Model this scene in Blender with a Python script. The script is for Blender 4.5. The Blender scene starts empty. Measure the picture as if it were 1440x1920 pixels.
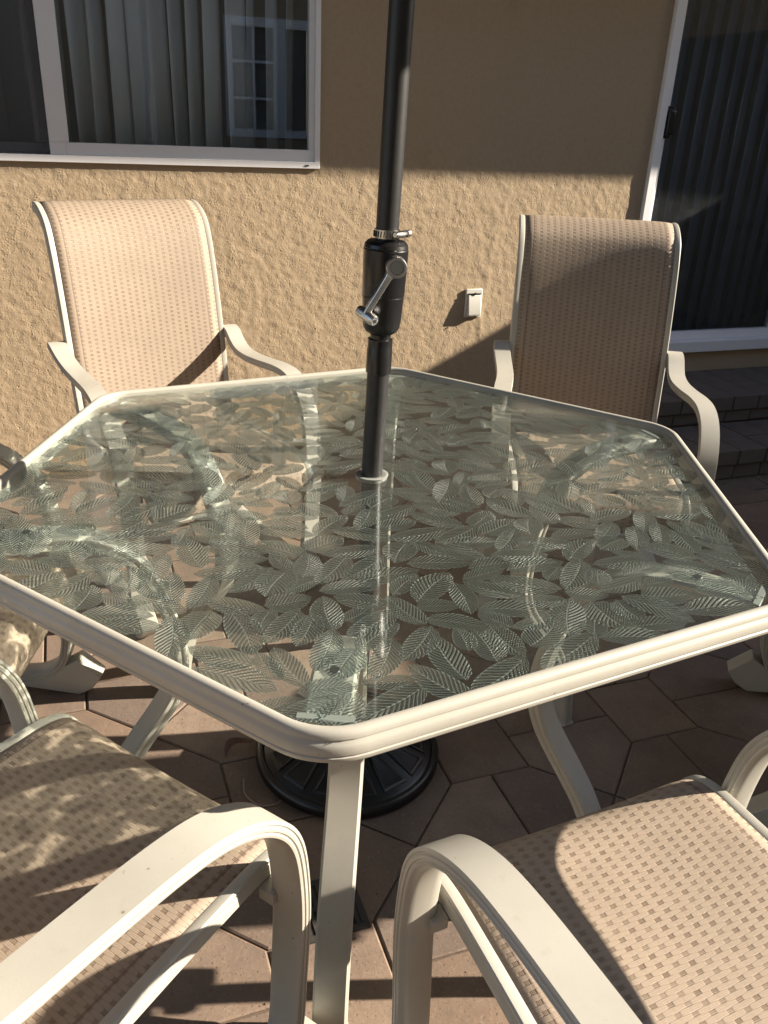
import bpy, bmesh, math, random
import numpy as np
from mathutils import Vector, Matrix
R_ = math.radians
random.seed(7)
rng = np.random.default_rng(11)
sc = bpy.context.scene
COL = sc.collection

# ------------------------------------------------------------------ camera
cam_d = bpy.data.cameras.new('camera')
cam = bpy.data.objects.new('camera', cam_d)
COL.objects.link(cam)
YAW, PITCH, ROLL = 0.3606, 0.4414, 0.0471
CAM = Vector((-0.4573, -1.2833, 1.2899))
FPX = 1563.13
fwd = Vector((math.sin(YAW)*math.cos(PITCH), math.cos(YAW)*math.cos(PITCH), -math.sin(PITCH)))
rgt0 = Vector((math.cos(YAW), -math.sin(YAW), 0))
up0 = rgt0.cross(fwd)
rgt = math.cos(ROLL)*rgt0 + math.sin(ROLL)*up0
upv = -math.sin(ROLL)*rgt0 + math.cos(ROLL)*up0
cam.matrix_world = Matrix(((rgt.x, upv.x, -fwd.x, CAM.x), (rgt.y, upv.y, -fwd.y, CAM.y),
                           (rgt.z, upv.z, -fwd.z, CAM.z), (0, 0, 0, 1)))
cam_d.sensor_fit = 'VERTICAL'
cam_d.sensor_height = 36.0
cam_d.sensor_width = 27.0
cam_d.lens = FPX/1920*36.0
cam_d.clip_start = 0.02
cam_d.clip_end = 500
sc.camera = cam

# ------------------------------------------------------------------ world, sun, exposure
SUN = Vector((2.0, -0.55, 1.0)).normalized()          # towards the sun
w = bpy.data.worlds.new('World')
sc.world = w
w.use_nodes = True
nt = w.node_tree
bg = nt.nodes['Background']
sky = nt.nodes.new('ShaderNodeTexSky')
sky.sky_type = 'NISHITA'
sky.sun_disc = False
sky.sun_elevation = math.asin(SUN.z)
sky.sun_rotation = math.atan2(SUN.x, SUN.y)
nt.links.new(sky.outputs[0], bg.inputs[0])
bg.inputs[1].default_value = 0.078
sun_d = bpy.data.lights.new('sun', 'SUN')
sun_d.energy = 5.0
sun_d.angle = R_(0.55)
sun_d.color = (1.0, 0.885, 0.73)
sun = bpy.data.objects.new('sun', sun_d)
COL.objects.link(sun)
sun.rotation_euler = (-SUN).to_track_quat('-Z', 'Y').to_euler()
sun.location = (8, -3, 6)
sc.view_settings.view_transform = 'Standard'
sc.view_settings.look = 'None'
sc.view_settings.exposure = 1.48
sc.view_settings.gamma = 1.0
sc.render.engine = 'CYCLES'
sc.cycles.max_bounces = 14
sc.cycles.transparent_max_bounces = 32
sc.cycles.transmission_bounces = 12
sc.cycles.use_denoising = True
sc.cycles.caustics_refractive = True
sc.cycles.caustics_reflective = False

# ------------------------------------------------------------------ node helpers
def mat(name):
    m = bpy.data.materials.new(name)
    m.use_nodes = True
    m.node_tree.nodes.clear()
    return m
class N:
    def __init__(s, m):
        s.t = m.node_tree
        s.out = s.t.nodes.new('ShaderNodeOutputMaterial')
    def n(s, typ, ins=None, **kw):
        nd = s.t.nodes.new('ShaderNode'+typ)
        for k, v in kw.items():
            setattr(nd, k, v)
        for k, v in (ins or {}).items():
            s.set(nd.inputs[k], v)
        return nd
    def set(s, sock, v):
        if isinstance(v, bpy.types.NodeSocket):
            s.t.links.new(v, sock)
        elif isinstance(v, bpy.types.Node):
            s.t.links.new(v.outputs[0], sock)
        else:
            if sock.type == 'RGBA' and len(v) == 3:
                v = (*v, 1)
            sock.default_value = v
    def m(s, op, a, b=None, c=None, clamp=False):
        nd = s.t.nodes.new('ShaderNodeMath')
        nd.operation = op
        nd.use_clamp = clamp
        for i, v in enumerate((a, b, c)):
            if v is not None:
                s.set(nd.inputs[i], v)
        return nd.outputs[0]
    def obj(s):
        return s.n('TexCoord').outputs['Object']
    def uv(s):
        return s.n('TexCoord').outputs['UV']
    def noise(s, vec, scale, detail=4, rough=.55, dist=0.0):
        nd = s.n('TexNoise', {'Scale': scale, 'Detail': detail, 'Roughness': rough, 'Distortion': dist})
        if vec is not None:
            s.set(nd.inputs['Vector'], vec)
        return nd.outputs['Fac']
    def ramp(s, fac, stops):
        nd = s.n('ValToRGB')
        s.set(nd.inputs[0], fac)
        el = nd.color_ramp.elements
        while len(el) < len(stops):
            el.new(.5)
        for e, (p, c) in zip(el, stops):
            e.position = p
            e.color = (*c, 1) if not isinstance(c, (int, float)) else (c, c, c, 1)
        return nd.outputs[0]
    def mix(s, fac, a, b, blend='MIX'):
        nd = s.n('Mix', data_type='RGBA', blend_type=blend)
        s.set(nd.inputs[0], fac)
        s.set(nd.inputs[6], a)
        s.set(nd.inputs[7], b)
        return nd.outputs[2]
    def bump(s, h, strength=.5, dist=.002, normal=None):
        nd = s.n('Bump', {'Height': h, 'Strength': strength, 'Distance': dist})
        if normal is not None:
            s.set(nd.inputs['Normal'], normal)
        return nd.outputs[0]
    def bsdf(s, **kw):
        nd = s.n('BsdfPrincipled')
        for k, v in kw.items():
            s.set(nd.inputs[k.replace('_', ' ')], v)
        return nd
    def schlick(s, f0=.04, normal=None):
        ge = s.n('NewGeometry')
        d = s.n('VectorMath', {0: ge.outputs['Incoming'], 1: normal if normal is not None else ge.outputs['Normal']}, operation='DOT_PRODUCT').outputs['Value']
        k = s.m('SUBTRACT', 1.0, s.m('ABSOLUTE', d), clamp=True)
        return s.m('ADD', f0, s.m('MULTIPLY', s.m('POWER', k, 5.0), 1-f0), clamp=True)
    def done(s, sh):
        s.t.links.new(sh if isinstance(sh, bpy.types.NodeSocket) else sh.outputs[0], s.out.inputs[0])

# ------------------------------------------------------------------ materials
def simple(name, col, rough=.5, metal=0.0, var=.08, scale=30, bump=0.0, spec=.5):
    m = mat(name); g = N(m)
    o = g.obj()
    f = g.noise(o, scale, 5)
    c = g.mix(f, tuple(x*(1-var) for x in col), tuple(min(1, x*(1+var)) for x in col))
    kw = dict(Base_Color=c, Roughness=rough, Metallic=metal)
    b = g.bsdf(**kw)
    b.inputs['Specular IOR Level'].default_value = spec
    if bump:
        g.set(b.inputs['Normal'], g.bump(g.noise(o, scale*8, 4), bump, .001))
    g.done(b)
    return m

def m_frame():
    m = mat('cream_powder_coat'); g = N(m)
    o = g.obj()
    dirt = g.ramp(g.noise(o, 9, 6, .6), [(.38, 0), (.75, 1)])
    sc_ = g.ramp(g.noise(o, 70, 6, .7), [(.58, 0), (.70, 1)])
    c = g.mix(g.m('MULTIPLY', dirt, .7), (.445, .43, .38), (.375, .355, .305))
    chip = g.ramp(g.noise(o, 95, 3, .5), [(.735, 0), (.76, 1)])
    c = g.mix(g.m('MULTIPLY', sc_, .30), c, (.36, .32, .25))
    c = g.mix(g.m('MULTIPLY', chip, .7), c, (.16, .13, .10))
    b = g.bsdf(Base_Color=c, Roughness=g.m('ADD', .34, g.m('MULTIPLY', dirt, .15)))
    b.inputs['Specular IOR Level'].default_value = .45
    g.set(b.inputs['Normal'], g.bump(g.noise(o, 420, 2), .12, .0006))
    g.done(b)
    return m

def m_stucco():
    m = mat('tan_stucco'); g = N(m)
    o = g.obj()
    big = g.noise(o, 1.3, 5, .6)
    fine = g.noise(o, 60, 5, .65)
    grit = g.noise(o, 260, 4, .7)
    c = g.mix(big, (.415, .322, .218), (.455, .357, .246))
    c = g.mix(g.m('MULTIPLY', g.ramp(fine, [(.45, 0), (.8, 1)]), .45), c, (.36, .25, .14))
    stain = g.ramp(g.noise(o, 5, 7, .7, .5), [(.60, 0), (.72, 1)])
    c = g.mix(g.m('MULTIPLY', stain, .35), c, (.30, .21, .12))
    b = g.bsdf(Base_Color=c, Roughness=.92)
    b.inputs['Specular IOR Level'].default_value = .15
    g.set(b.inputs['Normal'], g.bump(g.m('ADD', g.m('MULTIPLY', grit, .6), g.m('MULTIPLY', g.noise(o, 95, 4, .6), .9)), .45, .0022))
    g.done(b)
    return m

def m_paver():
    m = mat('paver_concrete'); g = N(m)
    o = g.obj()
    rnd = g.n('ObjectInfo').outputs['Random']
    off = g.n('VectorMath', {0: o, 1: g.n('CombineXYZ', {0: g.m('MULTIPLY', rnd, 37.0), 1: g.m('MULTIPLY', rnd, 11.0)})}, operation='ADD').outputs[0]
    big = g.noise(off, 9, 6, .62)
    fine = g.noise(off, 120, 5, .7)
    base = g.ramp(rnd, [(0, (.145, .115, .10)), (.35, (.235, .165, .12)), (.7, (.275, .205, .155)), (1, (.185, .128, .095))])
    c = g.mix(g.m('MULTIPLY', g.ramp(big, [(.35, 0), (.7, 1)]), .7), base, (.14, .105, .085))
    c = g.mix(g.m('MULTIPLY', g.ramp(fine, [(.55, 0), (.72, 1)]), .5), c, (.35, .275, .21))
    pits = g.ramp(g.noise(off, 190, 3, .6), [(.29, 0), (.40, 1)])
    dust = g.ramp(g.noise(o, 3.2, 7, .7, .6), [(.48, 0), (.72, 1)])
    c = g.mix(g.m('MULTIPLY', dust, .35), c, (.33, .27, .21))
    c = g.mix(pits, (.13, .09, .065), c)
    b = g.bsdf(Base_Color=c, Roughness=.88)
    b.inputs['Specular IOR Level'].default_value = .25
    h = g.m('ADD', g.m('MULTIPLY', fine, .5), g.m('MULTIPLY', pits, .5))
    h = g.m('ADD', h, g.m('MULTIPLY', g.noise(off, 28, 4), 1.0))
    g.set(b.inputs['Normal'], g.bump(h, .55, .0022))
    g.done(b)
    return m

def m_sling():
    """basket weave: wide tan bands, staggered darker thread windows"""
    m = mat('sling_weave'); g = N(m)
    sep = g.n('SeparateXYZ', {0: g.uv()})
    u, v = sep.outputs[0], sep.outputs[1]
    P, H = .0396, .0060
    wob = g.noise(g.uv(), 160, 2)
    v2 = g.m('ADD', v, g.m('MULTIPLY', g.m('SUBTRACT', wob, .5), .0016))
    row = g.m('FLOOR', g.m('DIVIDE', v2, H))
    par = g.m('MULTIPLY', g.m('FRACT', g.m('MULTIPLY', row, .5)), 1.0)     # 0 / .5
    uu = g.m('ADD', g.m('DIVIDE', u, P), par)
    fu = g.m('ABSOLUTE', g.m('SUBTRACT', g.m('FRACT', uu), .5))           # 0 centre of window
    fv = g.m('ABSOLUTE', g.m('SUBTRACT', g.m('FRACT', g.m('DIVIDE', v2, H)), .5))
    wu = g.n('MapRange', {0: fu, 1: .10, 2: .125, 3: 1.0, 4: 0.0}).outputs[0]
    wv = g.n('MapRange', {0: fv, 1: .40, 2: .49, 3: 1.0, 4: 0.0}).outputs[0]
    cell = g.n('TexWhiteNoise', {0: g.n('CombineXYZ', {0: g.m('FLOOR', uu), 1: row})}, noise_dimensions='2D').outputs['Value']
    win = g.m('MULTIPLY', g.m('MULTIPLY', wu, wv), g.m('ADD', .55, g.m('MULTIPLY', cell, .45)))
    stripe = g.m('ADD', .5, g.m('MULTIPLY', g.m('SINE', g.m('MULTIPLY', u, 2*math.pi/.0019)), .5))
    rib = g.m('ADD', .5, g.m('MULTIPLY', g.m('SINE', g.m('MULTIPLY', v2, 2*math.pi/.0022)), .5))
    bow = g.m('ADD', fv, g.m('MULTIPLY', g.n('MapRange', {0: fu, 1: .12, 2: .24, 3: 1.0, 4: 0.0}).outputs[0], .16))
    edge = g.n('MapRange', {0: bow, 1: .40, 2: .52, 3: 0.0, 4: 1.0}).outputs[0]
    uedge = g.m('MULTIPLY', g.n('MapRange', {0: fu, 1: .44, 2: .5, 3: 0.0, 4: 1.0}).outputs[0], .6)
    fib = g.noise(g.uv(), 1900, 2)
    patch = g.noise(g.uv(), 9, 6, .65)
    cb = g.mix(fib, (.375, .30, .23), (.485, .395, .31))
    cb = g.mix(g.m('MULTIPLY', rib, .25), cb, (.33, .24, .165))
    cb = g.mix(g.m('MULTIPLY', edge, .36), cb, (.25, .175, .12))
    cb = g.mix(g.m('MULTIPLY', uedge, .4), cb, (.27, .19, .13))
    cw = g.mix(stripe, (.13, .092, .064), (.37, .285, .21))
    c = g.mix(win, cb, cw)
    c = g.mix(g.m('MULTIPLY', g.ramp(patch, [(.40, 0), (.72, 1)]), .38), c, (.28, .225, .175))
    hx = g.m('ABSOLUTE', g.m('SUBTRACT', u, .3))
    hem = g.n('MapRange', {0: g.m('ABSOLUTE', g.m('SUBTRACT', hx, .1965)), 1: .0012, 2: .0024, 3: 1.0, 4: 0.0}).outputs[0]
    c = g.mix(g.m('MULTIPLY', hem, .6), c, (.17, .115, .095))
    hgt = g.m('SUBTRACT', g.m('ADD', g.m('MULTIPLY', g.m('SUBTRACT', 1.0, win), .8), g.m('MULTIPLY', rib, .1)), g.m('MULTIPLY', edge, .16))
    hgt = g.m('ADD', hgt, g.m('MULTIPLY', g.m('MULTIPLY', stripe, win), .25))
    hgt = g.m('ADD', hgt, g.m('MULTIPLY', fib, .15))
    nrm = g.bump(hgt, .75, .0011)
    rough = g.m('SUBTRACT', .62, g.m('MULTIPLY', win, .30))
    b = g.bsdf(Base_Color=c, Roughness=rough, Normal=nrm)
    b.inputs['Specular IOR Level'].default_value = .4
    tr = g.n('BsdfTranslucent', {'Color': g.mix(.5, c, (.45, .33, .22)), 'Normal': nrm})
    mx = g.n('MixShader', {0: .16, 1: b.outputs[0], 2: tr.outputs[0]})
    g.done(mx)
    return m

def m_glass_top():
    m = mat('green_tinted_glass'); g = N(m)
    o = g.obj()
    tr = g.n('BsdfTransparent', {'Color': (.95, .978, .970, 1)})
    gl = g.n('BsdfGlossy', {'Color': (1, 1, 1, 1), 'Roughness': .03})
    fr = g.schlick(.04)
    dust = g.ramp(g.noise(o, 260, 4, .8), [(.62, 0), (.74, 1)])
    haze = g.ramp(g.noise(o, 3.5, 6, .65), [(.35, 0), (.85, 1)])  # pale film over the dusty glass, raised to imitate a sheen
    df = g.n('BsdfDiffuse', {'Color': (.64, .62, .56, 1)})
    a = g.n('MixShader', {0: g.m('MULTIPLY', fr, .9), 1: tr.outputs[0], 2: gl.outputs[0]})
    d = g.m('ADD', g.m('MULTIPLY', dust, .06), g.m('ADD', .004, g.m('MULTIPLY', haze, .022)))
    g.done(g.n('MixShader', {0: d, 1: a.outputs[0], 2: df.outputs[0]}))
    return m

def m_leaf():
    m = mat('embossed_glass_leaf'); g = N(m)
    sep = g.n('SeparateXYZ', {0: g.uv()})
    u, v = sep.outputs[0], sep.outputs[1]                   # u along the midrib, v -1..1 across
    rnd = g.n('ObjectInfo').outputs['Random']
    av = g.m('ABSOLUTE', v)
    ph = g.m('SUBTRACT', g.m('MULTIPLY', u, 13.0), g.m('MULTIPLY', av, 3.2))
    s1 = g.m('SINE', g.m('MULTIPLY', ph, 2*math.pi))
    ph2 = g.m('ADD', g.m('MULTIPLY', u, 15.0), g.m('MULTIPLY', av, 5.0))
    s2 = g.m('SINE', g.m('MULTIPLY', ph2, 2*math.pi))
    side = g.m('GREATER_THAN', v, 0.0)
    cross = g.m('MULTIPLY', g.m('MULTIPLY', side, g.m('GREATER_THAN', rnd, .35)), .55)
    rib = g.m('ADD', s1, g.m('MULTIPLY', s2, cross))
    mid = g.n('MapRange', {0: av, 1: .02, 2: .075, 3: 1.0, 4: 0.0}).outputs[0]
    edge = g.n('MapRange', {0: av, 1: .88, 2: 1.0, 3: 0.0, 4: 1.0}).outputs[0]
    h = g.m('ADD', g.m('MULTIPLY', rib, .8), g.m('MULTIPLY', mid, 1.6))
    h = g.m('ADD', h, g.m('MULTIPLY', g.noise(g.uv(), 60, 3), .35))
    nrm = g.bump(h, .9, .0016)
    line = g.n('MapRange', {0: rib, 1: .25, 2: .85, 3: 0.0, 4: 1.0}).outputs[0]
    dark = g.n('MapRange', {0: rib, 1: -.2, 2: -.8, 3: 0.0, 4: 1.0}).outputs[0]
    tint = g.mix(rnd, (.96, .985, .978), (.985, .995, .99))
    tint = g.mix(g.m('MULTIPLY', dark, .55), tint, (.68, .74, .725))  # dark edges of refracting ribs painted into the leaf tint
    tr = g.n('BsdfTransparent', {'Color': tint})
    rf = g.n('BsdfRefraction', {'Color': tint, 'Roughness': .42, 'IOR': 1.11, 'Normal': nrm})
    fcol = g.mix(g.m('MAXIMUM', line, g.m('MAXIMUM', mid, edge)), (.23, .34, .33), (.62, .71, .68))
    df = g.n('BsdfDiffuse', {'Color': fcol, 'Normal': nrm})
    tl = g.n('BsdfTranslucent', {'Color': fcol, 'Normal': nrm})
    gl = g.n('BsdfGlossy', {'Color': (1, 1, 1, 1), 'Roughness': .16, 'Normal': nrm})
    a = g.n('MixShader', {0: .70, 1: tr.outputs[0], 2: rf.outputs[0]})
    frost = g.n('MixShader', {0: .45, 1: df.outputs[0], 2: tl.outputs[0]})
    ff = g.m('ADD', .10, g.m('ADD', g.m('MULTIPLY', line, .16), g.m('MULTIPLY', g.m('MAXIMUM', mid, edge), .26)))
    b = g.n('MixShader', {0: ff, 1: a.outputs[0], 2: frost.outputs[0]})
    fr = g.schlick(.035, nrm)
    c = g.n('MixShader', {0: g.m('MULTIPLY', fr, .4), 1: b.outputs[0], 2: gl.outputs[0]})
    g.done(c)
    return m

def m_pane(name, tint, dust, refl=1.0):
    m = mat(name); g = N(m)
    o = g.obj()
    tr = g.n('BsdfTransparent', {'Color': (*tint, 1)})
    gl = g.n('BsdfGlossy', {'Color': (1, 1, 1, 1), 'Roughness': .004})
    fr = g.schlick(.04)
    df = g.n('BsdfDiffuse', {'Color': (.50, .52, .53, 1)})
    sm = g.ramp(g.noise(o, 7, 7, .75, .8), [(.5, 0), (.8, 1)])
    a = g.n('MixShader', {0: g.m('MULTIPLY', fr, refl, clamp=True), 1: tr.outputs[0], 2: gl.outputs[0]})
    g.done(g.n('MixShader', {0: g.m('ADD', dust*.5, g.m('MULTIPLY', sm, dust)), 1: a.outputs[0], 2: df.outputs[0]}))
    return m

M = dict(
    frame=m_frame(), stucco=m_stucco(), paver=m_paver(), sling=m_sling(), glass=m_glass_top(), leaf=m_leaf(),
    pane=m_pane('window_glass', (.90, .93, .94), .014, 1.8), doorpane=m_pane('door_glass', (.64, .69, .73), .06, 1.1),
    vinyl=simple('white_vinyl', (.88, .875, .89), .38, var=.04, scale=12),
    slat=simple('grey_blind_fabric', (.72, .755, .81), .8, var=.07, scale=25, bump=.1),
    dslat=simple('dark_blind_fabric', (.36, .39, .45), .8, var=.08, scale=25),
    black=simple('black_enamel', (.019, .019, .020), .46, var=.45, scale=60, bump=.12),
    blackp=simple('black_plastic', (.011, .011, .012), .30, var=.3, scale=90, bump=.15),
    silver=simple('cast_aluminium', (.62, .61, .60), .34, 1.0, var=.1, scale=60, bump=.2),
    steel=simple('worm_clamp_steel', (.60, .57, .52), .28, 1.0, var=.1, scale=80),
    sand=simple('joint_sand', (.20, .155, .12), .95, var=.3, scale=160, bump=.6),
    soil=simple('distant_ground', (.24, .19, .14), .95, var=.2, scale=3),
    white=simple('outlet_plastic', (.68, .66, .60), .45, var=.06, scale=40),
    clear=simple('clear_vinyl_clip', (.30, .31, .29), .25, var=.05),
    bolt=simple('dark_bolt', (.03, .03, .03), .4, var=.2),
    room=simple('room_paint', (.20, .19, .17), .9, var=.1),
    fascia=simple('painted_eave', (.42, .34, .25), .8, var=.08, scale=8),
    canopy=simple('canopy_cloth', (.055, .05, .042), .9, var=.08, scale=40),
    iron=simple('drain_iron', (.045, .04, .036), .6, var=.3, scale=80, bump=.3),
    dead=simple('dry_leaf', (.12, .06, .035), .8, var=.3, scale=60),
    string=simple('pale_string', (.34, .27, .22), .9, var=.1),
    screen=simple('screen_mesh', (.10, .10, .105), .8, var=.1),
)

# ------------------------------------------------------------------ object helpers
def link(o, parent=None):
    COL.objects.link(o)
    if parent is not None:
        o.parent = parent
    return o
def thing(name, label, cat, loc=(0, 0, 0), rz=0.0, group=None):
    o = bpy.data.objects.new(name, None)
    o.empty_display_size = .1
    COL.objects.link(o)
    o.location = loc
    o.rotation_euler = (0, 0, rz)
    o['label'] = label; o['category'] = cat
    if group: o['group'] = group
    return o
def mesh_obj(name, verts, faces, m, parent=None, smooth=False, uvs=None):
    me = bpy.data.meshes.new(name)
    me.from_pydata([tuple(v) for v in verts], [], faces)
    if uvs is not None:
        ul = me.uv_layers.new(name='UVMap')
        for lp in me.loops:
            ul.data[lp.index].uv = uvs[lp.vertex_index]
    me.materials.append(m)
    if smooth:
        for p in me.polygons: p.use_smooth = True
    me.update()
    return link(bpy.data.objects.new(name, me), parent)
class MB:
    """collects primitives into one mesh"""
    def __init__(s): s.v = []; s.f = []
    def add(s, vs, fs):
        k = len(s.v); s.v += [tuple(v) for v in vs]; s.f += [tuple(i+k for i in f) for f in fs]
    def box(s, x0, x1, y0, y1, z0, z1):
        s.add([(x0,y0,z0),(x1,y0,z0),(x1,y1,z0),(x0,y1,z0),(x0,y0,z1),(x1,y0,z1),(x1,y1,z1),(x0,y1,z1)],
              [(0,3,2,1),(4,5,6,7),(0,1,5,4),(1,2,6,5),(2,3,7,6),(3,0,4,7)])
    def lathe(s, prof, n=32, c=(0,0,0), axis=None):
        """prof: list of (r,z); closed top and bottom where r==0 is not needed"""
        vs = []; fs = []
        ax = Vector(axis or (0,0,1)).normalized()
        a = ax.orthogonal().normalized(); b = ax.cross(a)
        C = Vector(c)
        for (r, z) in prof:
            for i in range(n):
                t = 2*math.pi*i/n
                vs.append(C + ax*z + (a*math.cos(t)+b*math.sin(t))*r)
        for j in range(len(prof)-1):
            for i in range(n):
                k = (i+1) % n
                fs.append((j*n+i, j*n+k, (j+1)*n+k, (j+1)*n+i))
        fs.append(tuple(range(n-1, -1, -1)))
        fs.append(tuple((len(prof)-1)*n+i for i in range(n)))
        s.add(vs, fs)
    def sweep(s, path, prof, wax, closed=False, scale=None):
        """path points, prof (a,b): a along the width axis, b along N = T x W"""
        n = len(path); m = len(prof); vs = []; fs = []
        P = [Vector(p) for p in path]
        for i in range(n):
            T = (P[min(i+1, n-1)]-P[max(i-1, 0)]).normalized()
            X = Vector(wax(i) if callable(wax) else wax)
            W = (X-T*X.dot(T)).normalized()
            Nn = T.cross(W)
            k = scale(i) if scale else 1.0
            for (a, b) in prof:
                vs.append(P[i]+W*a*k+Nn*b*k)
        for i in range(n-1):
            for j in range(m):
                q = (j+1) % m
                fs.append((i*m+j, i*m+q, (i+1)*m+q, (i+1)*m+j))
        fs.append(tuple(range(m-1, -1, -1)))
        fs.append(tuple((n-1)*m+j for j in range(m)))
        s.add(vs, fs)
    def prism(s, poly, x0, x1):
        """poly in (y,z), extruded along x"""
        n = len(poly)
        s.add([(x0, y, z) for y, z in poly]+[(x1, y, z) for y, z in poly],
              [tuple(range(n)), tuple(range(2*n-1, n-1, -1))]+[(i, i+n, (i+1) % n+n, (i+1) % n) for i in range(n)])
    def build(s, name, m, parent=None, smooth=False, bevel=0.0, angle=40, seg=2):
        me = bpy.data.meshes.new(name)
        me.from_pydata(s.v, [], s.f)
        bm = bmesh.new(); bm.from_mesh(me)
        bmesh.ops.recalc_face_normals(bm, faces=bm.faces)
        bm.to_mesh(me); bm.free()
        me.materials.append(m)
        o = link(bpy.data.objects.new(name, me), parent)
        if bevel:
            b = o.modifiers.new('bevel', 'BEVEL'); b.width = bevel; b.segments = seg; b.limit_method = 'ANGLE'; b.angle_limit = R_(35)
        if smooth or bevel:
            for p in me.polygons: p.use_smooth = True
            me.set_sharp_from_angle(angle=R_(angle))
        return o
def spline(pts, n):
    """Catmull-Rom through pts, resampled"""
    P = [np.array(p, float) for p in pts]
    P = [2*P[0]-P[1]]+P+[2*P[-1]-P[-2]]
    out = []
    for i in range(1, len(P)-2):
        for k in range(n):
            t = k/n
            a, b, c, d = P[i-1], P[i], P[i+1], P[i+2]
            out.append(.5*((2*b)+(-a+c)*t+(2*a-5*b+4*c-d)*t*t+(-a+3*b-3*c+d)*t**3))
    out.append(P[-2])
    return out
def copy_tree(o, parent=None):
    c = o.copy(); COL.objects.link(c)
    if parent is not None: c.parent = parent
    for ch in list(o.children): copy_tree(ch, c)
    return c
def project(p):
    q = Vector(p)-CAM
    d = q.dot(fwd)
    if d < .05: return None
    return 720+FPX*q.dot(rgt)/d, 960-FPX*q.dot(upv)/d
def in_view(p, mrg=40):
    a = project(p)
    return a is not None and -mrg < a[0] < 1440+mrg and -mrg < a[1] < 1920+mrg

# ------------------------------------------------------------------ ground and patio
YW = 1.9
gr = MB(); gr.box(-60, 60, -60, 60, -.3, -.03)
g_ = gr.build('ground', M['soil']); g_['kind'] = 'structure'
pb = MB(); pb.box(-7, 4.4, -8.5, YW+.02, -.029, -.0065)
patio = pb.build('patio', M['sand']); patio['kind'] = 'structure'; patio['label'] = 'tan interlocking paver patio under the table'

def paver_mesh(name, poly, th=.035, ch=.0032, jit=0.0):
    """poly CCW in xy, chamfered top at z=0"""
    n = len(poly)
    P = [Vector((x, y)) for x, y in poly]
    ins = []
    for i in range(n):
        a, b, c = P[i-1], P[i], P[(i+1) % n]
        d1 = (b-a).normalized(); d2 = (c-b).normalized()
        n1 = Vector((-d1.y, d1.x)); n2 = Vector((-d2.y, d2.x))
        k = (n1+n2)/(1+n1.dot(n2))
        ins.append((b, k))
    J = .0019                      # half joint
    out = [b+k*J for b, k in ins]; top = [b+k*(J+ch) for b, k in ins]
    vs = [(p.x, p.y, -th) for p in out]+[(p.x, p.y, -ch*.7) for p in out]+[(p.x, p.y, 0) for p in top]
    fs = [tuple(2*n+i for i in range(n))]
    for i in range(n):
        k = (i+1) % n
        fs += [(i, k, n+k, n+i), (n+i, n+k, 2*n+k, 2*n+i)]
    me = bpy.data.meshes.new(name); me.from_pydata(vs, [], fs); me.materials.append(M['paver']); me.update()
    return me
PX, PY = .46, .475
S2, HW, TIP = .095, .135, .142          # half square, half hexagon, tip length
X0, Y0 = .055, -.19                      # a node where four tips meet
# vertical hexagon centred (X0, Y0+PY/2); horizontal hexagon centred (X0+PX/2, Y0); square at (X0+PX/2, Y0+PY/2)
hx, hy = PX/2, PY/2
sx = PX/2-HW; sy = PY/2-HW               # half sizes of the squares left between hexagons
me_sq = [paver_mesh('paver', [(-sx, -sy), (sx, -sy), (sx, sy), (-sx, sy)])]
vhu = paver_mesh('paver', [(-HW, 0), (HW, 0), (HW, sy), (0, hy), (-HW, sy)])
vhd = paver_mesh('paver', [(HW, 0), (-HW, 0), (-HW, -sy), (0, -hy), (HW, -sy)])
hhr = paver_mesh('paver', [(0, -HW), (sx, -HW), (hx, 0), (sx, HW), (0, HW)])
hhl = paver_mesh('paver', [(0, HW), (-sx, HW), (-hx, 0), (-sx, -HW), (0, -HW)])
cand = []
for i in range(-8, 10):
    for j in range(-8, 6):
        cx, cy = X0+i*PX, Y0+j*PY
        for me, x, y, ox, oy in ((vhu, cx, cy+hy, 0, .1), (vhd, cx, cy+hy, 0, -.1), (hhr, cx+hx, cy, .1, 0), (hhl, cx+hx, cy, -.1, 0), (me_sq[0], cx+hx, cy+hy, 0, 0)):
            ccx, ccy = x+ox, y+oy
            if ccy > YW-.15 or (ccx > 1.55 and ccy > 1.25) or not (-3.4 < ccx < 4.0) or ccy < -3.6: continue
            vis = in_view((ccx, ccy, 0), 130)
            cand.append((not vis, (Vector((ccx, ccy, 0))-CAM).length, me, x, y))
cand.sort(key=lambda c: (c[0], c[1]))
rest = MB()
prev = random.Random(3)
for k, (nv, d, me, x, y) in enumerate(cand):
    dz = prev.uniform(-.0016, .0016); rz = prev.uniform(-.006, .006)
    if k < 300 and not nv:
        o = bpy.data.objects.new('paver', me); link(o, patio)
        o.location = (x, y, dz); o.rotation_euler = (prev.uniform(-.004, .004), prev.uniform(-.004, .004), rz)
    else:
        rest.add([(v.co.x+x, v.co.y+y, v.co.z+dz) for v in me.vertices], [tuple(p.vertices) for p in me.polygons])
if rest.v:
    o = rest.build('paver_field', M['paver'], patio); o['kind'] = 'stuff'

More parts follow.
